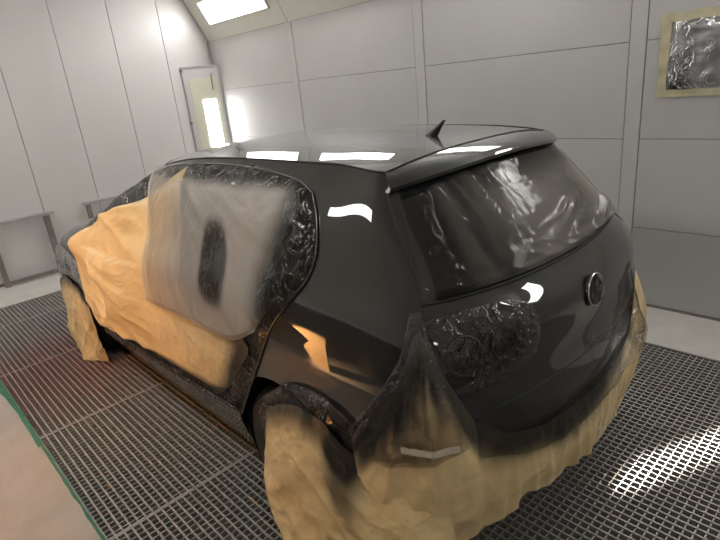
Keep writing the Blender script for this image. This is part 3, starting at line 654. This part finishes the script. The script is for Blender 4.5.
# --- rear wheel: paper over the wheel and bumper corner, film over the arch
def curtain(name, topc, botc, nu, nv, bulge, fold, seed, cover, mat='paper', **kw):
    T, B = spline(topc, nu), spline(botc, nu); P = np.zeros((nu, nv, 3)); cv = np.zeros(nu * nv)
    for i in range(nu):
        tg = (B[min(i + 1, nu - 1)] - B[max(i - 1, 0)]); n = np.array([tg[1], -tg[0], 0]); n /= np.linalg.norm(n)
        if n[0] * -1 + n[1] * -.6 < 0: n = -n
        for j in range(nv):
            s = j / (nv - 1); u = i / (nu - 1); p = T[i] + (B[i] - T[i]) * s
            o = bulge * math.sin(math.pi * min(1, s * .95)) ** .8 + fold * (.4 + s) * (ridge(u * 3.5 + .5 * s, s * 1.4, seed, 2) * .7 + 1.1 * cfold(u, s * .8, .9, 3.2, seed + 1, 3, 2.2) - .5) * min(1, u / .06 + .4, (1 - u) / .06 + .4) + .35 * fold * ridge(u * 7, s * 6, seed + 3, 3)
            p = p + n * o
            p[2] = max(p[2] + .010 * nz(u * 12, s * 8, seed), .004); P[i, j] = p; cv[i * nv + j] = min(1, max(0, cover(u, s)))
    me = gridmesh(name, P); me.attributes.new('cover', 'FLOAT', 'POINT').data.foreach_set('value', cv)
    o = link(name, me, mat, None, True); o.location = CAR; return tag(o, **kw)
wtop = [(-.875, .10, .50), (-.905, .02, .60), (-.905, -.12, .665), (-.90, -.27, .665), (-.892, -.38, .61), (-.875, -.47, .57), (-.83, -.585, .60), (-.775, -.66, .66)]
wbot = [(-.90, .05, .012), (-.935, -.02, .008), (-.955, -.13, .006), (-.955, -.30, .006), (-.93, -.45, .006), (-.89, -.57, .008), (-.83, -.66, .01), (-.76, -.715, .01)]
curtain('wheel_paper', wtop, wbot, 150, 90, .055, .028, 3.7, lambda u, s: .95 * (1 - ss(s + .06 * nz(u * 5, s * 3, 2), .03, .22)) * (1 - .75 * ss(u, .72, .85)) + .8 * (1 - ss(abs(u - .60), .02, .12)) * (1 - ss(s, .25, .5)), label='crumpled brown paper wrapped over the rear wheel', cat='masking paper')
G = coons([(.16, .44), (.10, .585), (.0, .675), (-.12, .735), (-.26, .74), (-.37, .69), (-.46, .62)], [(-.40, .55), (-.46, .62)], [(.06, .44), (.02, .56), (-.06, .625), (-.13, .655), (-.24, .655), (-.33, .62), (-.40, .55)], [(.06, .44), (.16, .44)], 110, 24)
def arch_map(y, z):
    p, n = side_hit(y, z); return p, Vector((-1, 0, .2)).normalized()
sheet('arch_film', G, arch_map, lambda a, b, u, v: .010 + .018 * math.sin(math.pi * v) + .016 * edgef(u, v, .15) * (cfold(a, b, .3, 9, 4.2, 2.5, 2.2) - .3), 'film', lambda a, b, u, v: .03, label='crumpled clear film around the rear wheel arch', cat='masking film')
# --- front wheel paper and front film
curtain('wheel_paper', [(-.885, 2.25, .50), (-.90, 2.42, .585), (-.90, 2.62, .60), (-.885, 2.82, .54), (-.85, 2.96, .46)], [(-.86, 2.24, .012), (-.90, 2.34, .008), (-.93, 2.46, .006), (-.93, 2.60, .006), (-.90, 2.74, .008)], 80, 60, .02, .022, 8.1, lambda u, s: .9 * (1 - ss(s, .02, .20)) + .3 * (1 - ss(u, .0, .25)), label='brown paper wrapped over the front wheel', cat='masking paper')
G = coons([(2.25, .76), (2.45, .80), (2.7, .81), (2.92, .76)], [(2.95, .50), (2.95, .62), (2.92, .76)], [(2.16, .44), (2.3, .56), (2.6, .60), (2.8, .56), (2.95, .50)], [(2.16, .44), (2.2, .6), (2.25, .76)], 80, 40)
sheet('front_wing_film', G, side_hit, lambda a, b, u, v: .010 + edgef(u, v, .1) * (.004 + .009 * cfold(a, b, 1.2, 4, 6.4, 2, 2.2)), 'film_b', lambda a, b, u, v: .03, label='crinkled clear film over the front wing above the wheel', cat='masking film')
# --- badge and its film
pb, nb = uz(13.0, .925); pb = Vector(pb); nb = Vector(nb); ex = Vector((1, 0, 0)); ez = ex.cross(nb); ez = ez if ez.z > 0 else -ez
def disc(name, r, d0, d1, mat, n=36):
    V = [pb + (ex * math.cos(a) + ez * math.sin(a)) * r + nb * d for d in (d0, d1) for a in np.linspace(0, 2 * math.pi, n, endpoint=False)]
    return link(name, pydata(name, V, [tuple(range(n)), tuple(range(2 * n - 1, n - 1, -1))] + [(i, i + n, (i + 1) % n + n, (i + 1) % n) for i in range(n)]), mat, objs['tailgate'])
dk = disc('badge', .060, -.004, .006, 'plastic')
rg = link('badge_ring', tube('badge_ring', [pb + (ex * math.cos(a) + ez * math.sin(a)) * .058 + nb * .007 for a in np.linspace(0, 2 * math.pi, 40, endpoint=False)], .0045, 6, True), 'chrome', objs['tailgate'], True)
for nm, pts in (('badge_letter', [(-.022, .05), (0, .004), (.022, .05)]), ('badge_letter', [(-.046, .030), (-.022, -.046), (0, -.006), (.022, -.046), (.046, .030)])):
    link(nm, tube(nm, [pb - ex * -a + ez * b + nb * .008 for a, b in pts], .0042, 6), 'chrome', objs['tailgate'])
V = [tuple(pb + nb * .02)]; F = []; n, mm = 36, 12
for j in range(1, mm + 1):
    for i in range(n):
        a = 2 * math.pi * i / n; r = j / mm * .066
        V.append(tuple(pb + (ex * math.cos(a) + ez * math.sin(a)) * r + nb * (.003 + (.012 + .012 * ridge(math.cos(a) * r * 60, math.sin(a) * r * 60, 2.5, 3)) * (1 - (j / mm) ** 4))))
for i in range(n): F.append((0, 1 + i, 1 + (i + 1) % n))
for j in range(mm - 1):
    for i in range(n): F.append((1 + j * n + i, 1 + (j + 1) * n + i, 1 + (j + 1) * n + (i + 1) % n, 1 + j * n + (i + 1) % n))
me = pydata('badge_film', V, F); bm = bmesh.new(); bm.from_mesh(me); bmesh.ops.recalc_face_normals(bm, faces=bm.faces); bm.to_mesh(me); bm.free()
me.attributes.new('cover', 'FLOAT', 'POINT').data.foreach_set('value', [.05] * len(V))
o = link('badge_film', me, 'film', None, True); o.location = CAR; tag(o, 'small crumpled film disc stuck over the round tailgate badge', 'masking film')

# ================================================================== BOOTH FITTINGS
# corner lamp: angled housing in the far corner with a cream plate and a lit diffuser
A0 = Vector((3.31, YF - .004, 0)); A1 = Vector((XR - .004, 6.47, 0)); ax = (A1 - A0).normalized(); an = Vector((ax.y, -ax.x, 0)).normalized(); Lw = (A1 - A0).length
if an.y > 0: an = -an
cl = empty('corner_lamp', (3.6, 6.55, .3), 'tall angled lamp housing with a glowing white panel in the far corner', 'lamp')
TI = Matrix.Translation((-3.6, -6.55, -.3))
def cbox(name, s0, s1, z0, z1, d0, d1, mat):
    V = [A0 + ax * s + an * d + Vector((0, 0, z)) for d in (d0, d1) for s, z in ((s0, z0), (s1, z0), (s1, z1), (s0, z1))]
    me = pydata(name, V, [(0, 1, 2, 3), (7, 6, 5, 4), (0, 4, 5, 1), (1, 5, 6, 2), (2, 6, 7, 3), (3, 7, 4, 0)])
    bm = bmesh.new(); bm.from_mesh(me); bmesh.ops.recalc_face_normals(bm, faces=bm.faces); bm.to_mesh(me); bm.free()
    o = link(name, me, mat, cl); o.matrix_parent_inverse = TI; return o
cbox('back_plate', .0, Lw, .3, 2.075, -.004, .002, 'wall')
cbox('cream_plate', .075, Lw - .05, .34, 1.93, .002, .006, 'cream')
cbox('lamp_diffuser', .205, .375, .6, 1.665, .006, .012, 'lamp')
for s0, s1, z0, z1 in ((0, .016, .3, 2.075), (Lw - .02, Lw, .3, 2.075), (0, Lw, 2.06, 2.075), (0, Lw, .3, .32)): cbox('frame_bar', s0, s1, z0, z1, .002, .014, 'steel_lt')
for z in (1.40, 2.03): cbox('hinge', -.008, .022, z - .018, z + .018, .002, .022, 'steel')
cd = tube('corner_conduit', [(XR - .03, YF - .03, ZW - .01), (XR - .035, YF - .035, 2.2), (XR - .055, YF - .075, 2.06), (XR - .12, 6.49, 1.95), (XR - .135, 6.475, 1.78)], .008)
tag(link('lamp_cable', cd, 'steel', None, True), 'thin grey cable running down the far corner to the lamp housing', 'cable')
# low guard frames against the end wall
def guard(x0, x1, zt, label, rust):
    g = empty('guard_frame', (x0, YF - .09, 0), label, 'guard frame', 'low guard frames by the end wall')
    yb = YF - .09
    T = Matrix.Translation((-x0, -yb, 0))
    for nm, lo, hi in (('top_rail', (x0 - .02, yb - .03, zt - .035), (x1 + .05, yb + .03, zt)), ('post', (x0, yb - .02, .0), (x0 + .05, yb + .02, zt - .035)), ('post', (x1 - .06, yb - .02, .0), (x1, yb + .02, zt - .035)), ('bottom_rail', (x0 + .05, yb - .015, .02), (x1 - .06, yb + .015, .055)), ('wall_bracket', (x1 - .045, yb + .02, .40), (x1 - .015, YF - .001, .43))):
        o = boxo(nm, lo, hi, 'rail' if nm != 'top_rail' else 'steel_lt', g, .004); o.matrix_parent_inverse = T
guard(.80, 1.40, .695, 'low grey guard frame with dusty brown post at the left edge', True)
guard(1.79, 2.50, .715, 'low grey guard frame showing above the front wing of the car', False)
# masked window on the right wall
wn = empty('window_1', (XR, .75, 1.4), 'wall window masked with yellowed paper and crumpled plastic film', kind='structure')
TW = Matrix.Translation((-XR, -.75, -1.4)); wy0, wy1, wz0, wz1 = .22, 1.235, 1.42, 1.90
for nm, lo, hi, mt_ in (('window_pane', (XR - .004, wy0 + .02, wz0 + .02), (XR - .001, wy1 - .02, wz1 - .02), 'glass'),):
    o = boxo(nm, lo, hi, mt_, wn); o.matrix_parent_inverse = TW
M['yellow_paper'] = plain('yellowed_paper', (.60, .55, .36), .6, var=.15, scale=12, bmp=.3, bscale=20)
for lo, hi in (((wy0, wz1 - .05), (wy1, wz1)), ((wy0, wz0), (wy1, wz0 + .045)), ((wy1 - .055, wz0 + .045), (wy1, wz1 - .05)), ((wy0, wz0 + .045), (wy0 + .05, wz1 - .05))):
    V = []; nn = 24; lng = 0 if hi[0] - lo[0] > hi[1] - lo[1] else 1
    for i in range(nn + 1):
        for j in range(4):
            t1, t2 = i / nn, j / 3; a, b = (t1, t2) if lng == 0 else (t2, t1)
            y = lo[0] + (hi[0] - lo[0]) * a; z = lo[1] + (hi[1] - lo[1]) * b; k = .006 * nz(y * 14, z * 14, 3)
            V.append((XR - .012 - abs(.008 * nz(y * 9, z * 9, 1)), y + k, z + k))
    o = link('paper_border', gridmesh('paper_border', np.array(V).reshape(nn + 1, 4, 3)), 'yellow_paper', wn, True); o.matrix_parent_inverse = TW
nn = 90; P = np.zeros((nn, 60, 3))
for i in range(nn):
    for j in range(60):
        y = wy0 + .045 + (wy1 - wy0 - .09) * i / (nn - 1); z = wz0 + .035 + (wz1 - wz0 - .075) * j / 59
        P[i, j] = (XR - .010 - .030 * edgef(i / 89, j / 59, .15) * (.6 + .5 * ridge(y * 7, z * 7, 4.1, 3)), y, z)
me = gridmesh('window_film', P); cvw = [min(1, max(0, .42 + .8 * nz(p[1] * 6, p[2] * 3, 8) + .3 * ridge(p[1] * 9, p[2] * 9, 2, 3))) * .9 for p in P.reshape(-1, 3)]
me.attributes.new('cover', 'FLOAT', 'POINT').data.foreach_set('value', cvw)
M['window_film'] = film_mat('crumpled_window_film', (.8, .8, .82), (.62, .61, .63), .25, 14, .4)
o = link('window_film', me, 'window_film', wn, True); o.matrix_parent_inverse = TW
# green tape along the grating edge
def strip(name, pts, mat, label, cat):
    V = []; n = len(pts)
    for i, (y, x0, x1) in enumerate(pts):
        for j in range(5):
            t_ = j / 4; V.append((x0 + (x1 - x0) * t_, y, .004 + abs(.012 * nz(y * 9, t_ * 3, 2)) * math.sin(math.pi * t_) + .002 * t_))
    return tag(link(name, gridmesh(name, np.array(V).reshape(n, 5, 3)), mat, None, True), label, cat)
strip('green_tape', [(y, .275 - .07 * max(0, y - 3.7) - .012 * nz(y * 5, 1, 1), .300 + .010 * nz(y * 7, 3, 1)) for y in np.linspace(3.05, 4.75, 50)], 'green', 'torn green tape along the edge between concrete and grating', 'tape')
strip('green_tape', [(y, .284 - .006 * nz(y * 9, 1, 1), .297 + .004 * nz(y * 7, 3, 1)) for y in np.linspace(2.0, 3.04, 40)], 'green', 'thin strip of green tape on the grating edge nearer the camera', 'tape')

# made-up card, added only for an orange reflection in the quarter panel
cs = prism('reflection_card', [(2.60, .0), (2.86, .0), (2.95, .26), (2.80, .46), (3.05, .68), (3.12, .82), (2.46, .86), (2.53, .50)], 0, -.02, .0)
M['card'] = plain('reflection_brown', (.62, .40, .20), .7, var=.1, scale=6)
o = link('reflection_card', cs, 'card'); o.location = (XL - .16, 0, 0); tag(o, 'unseen brown card added to reflect orange in the rear quarter panel', 'cardboard')
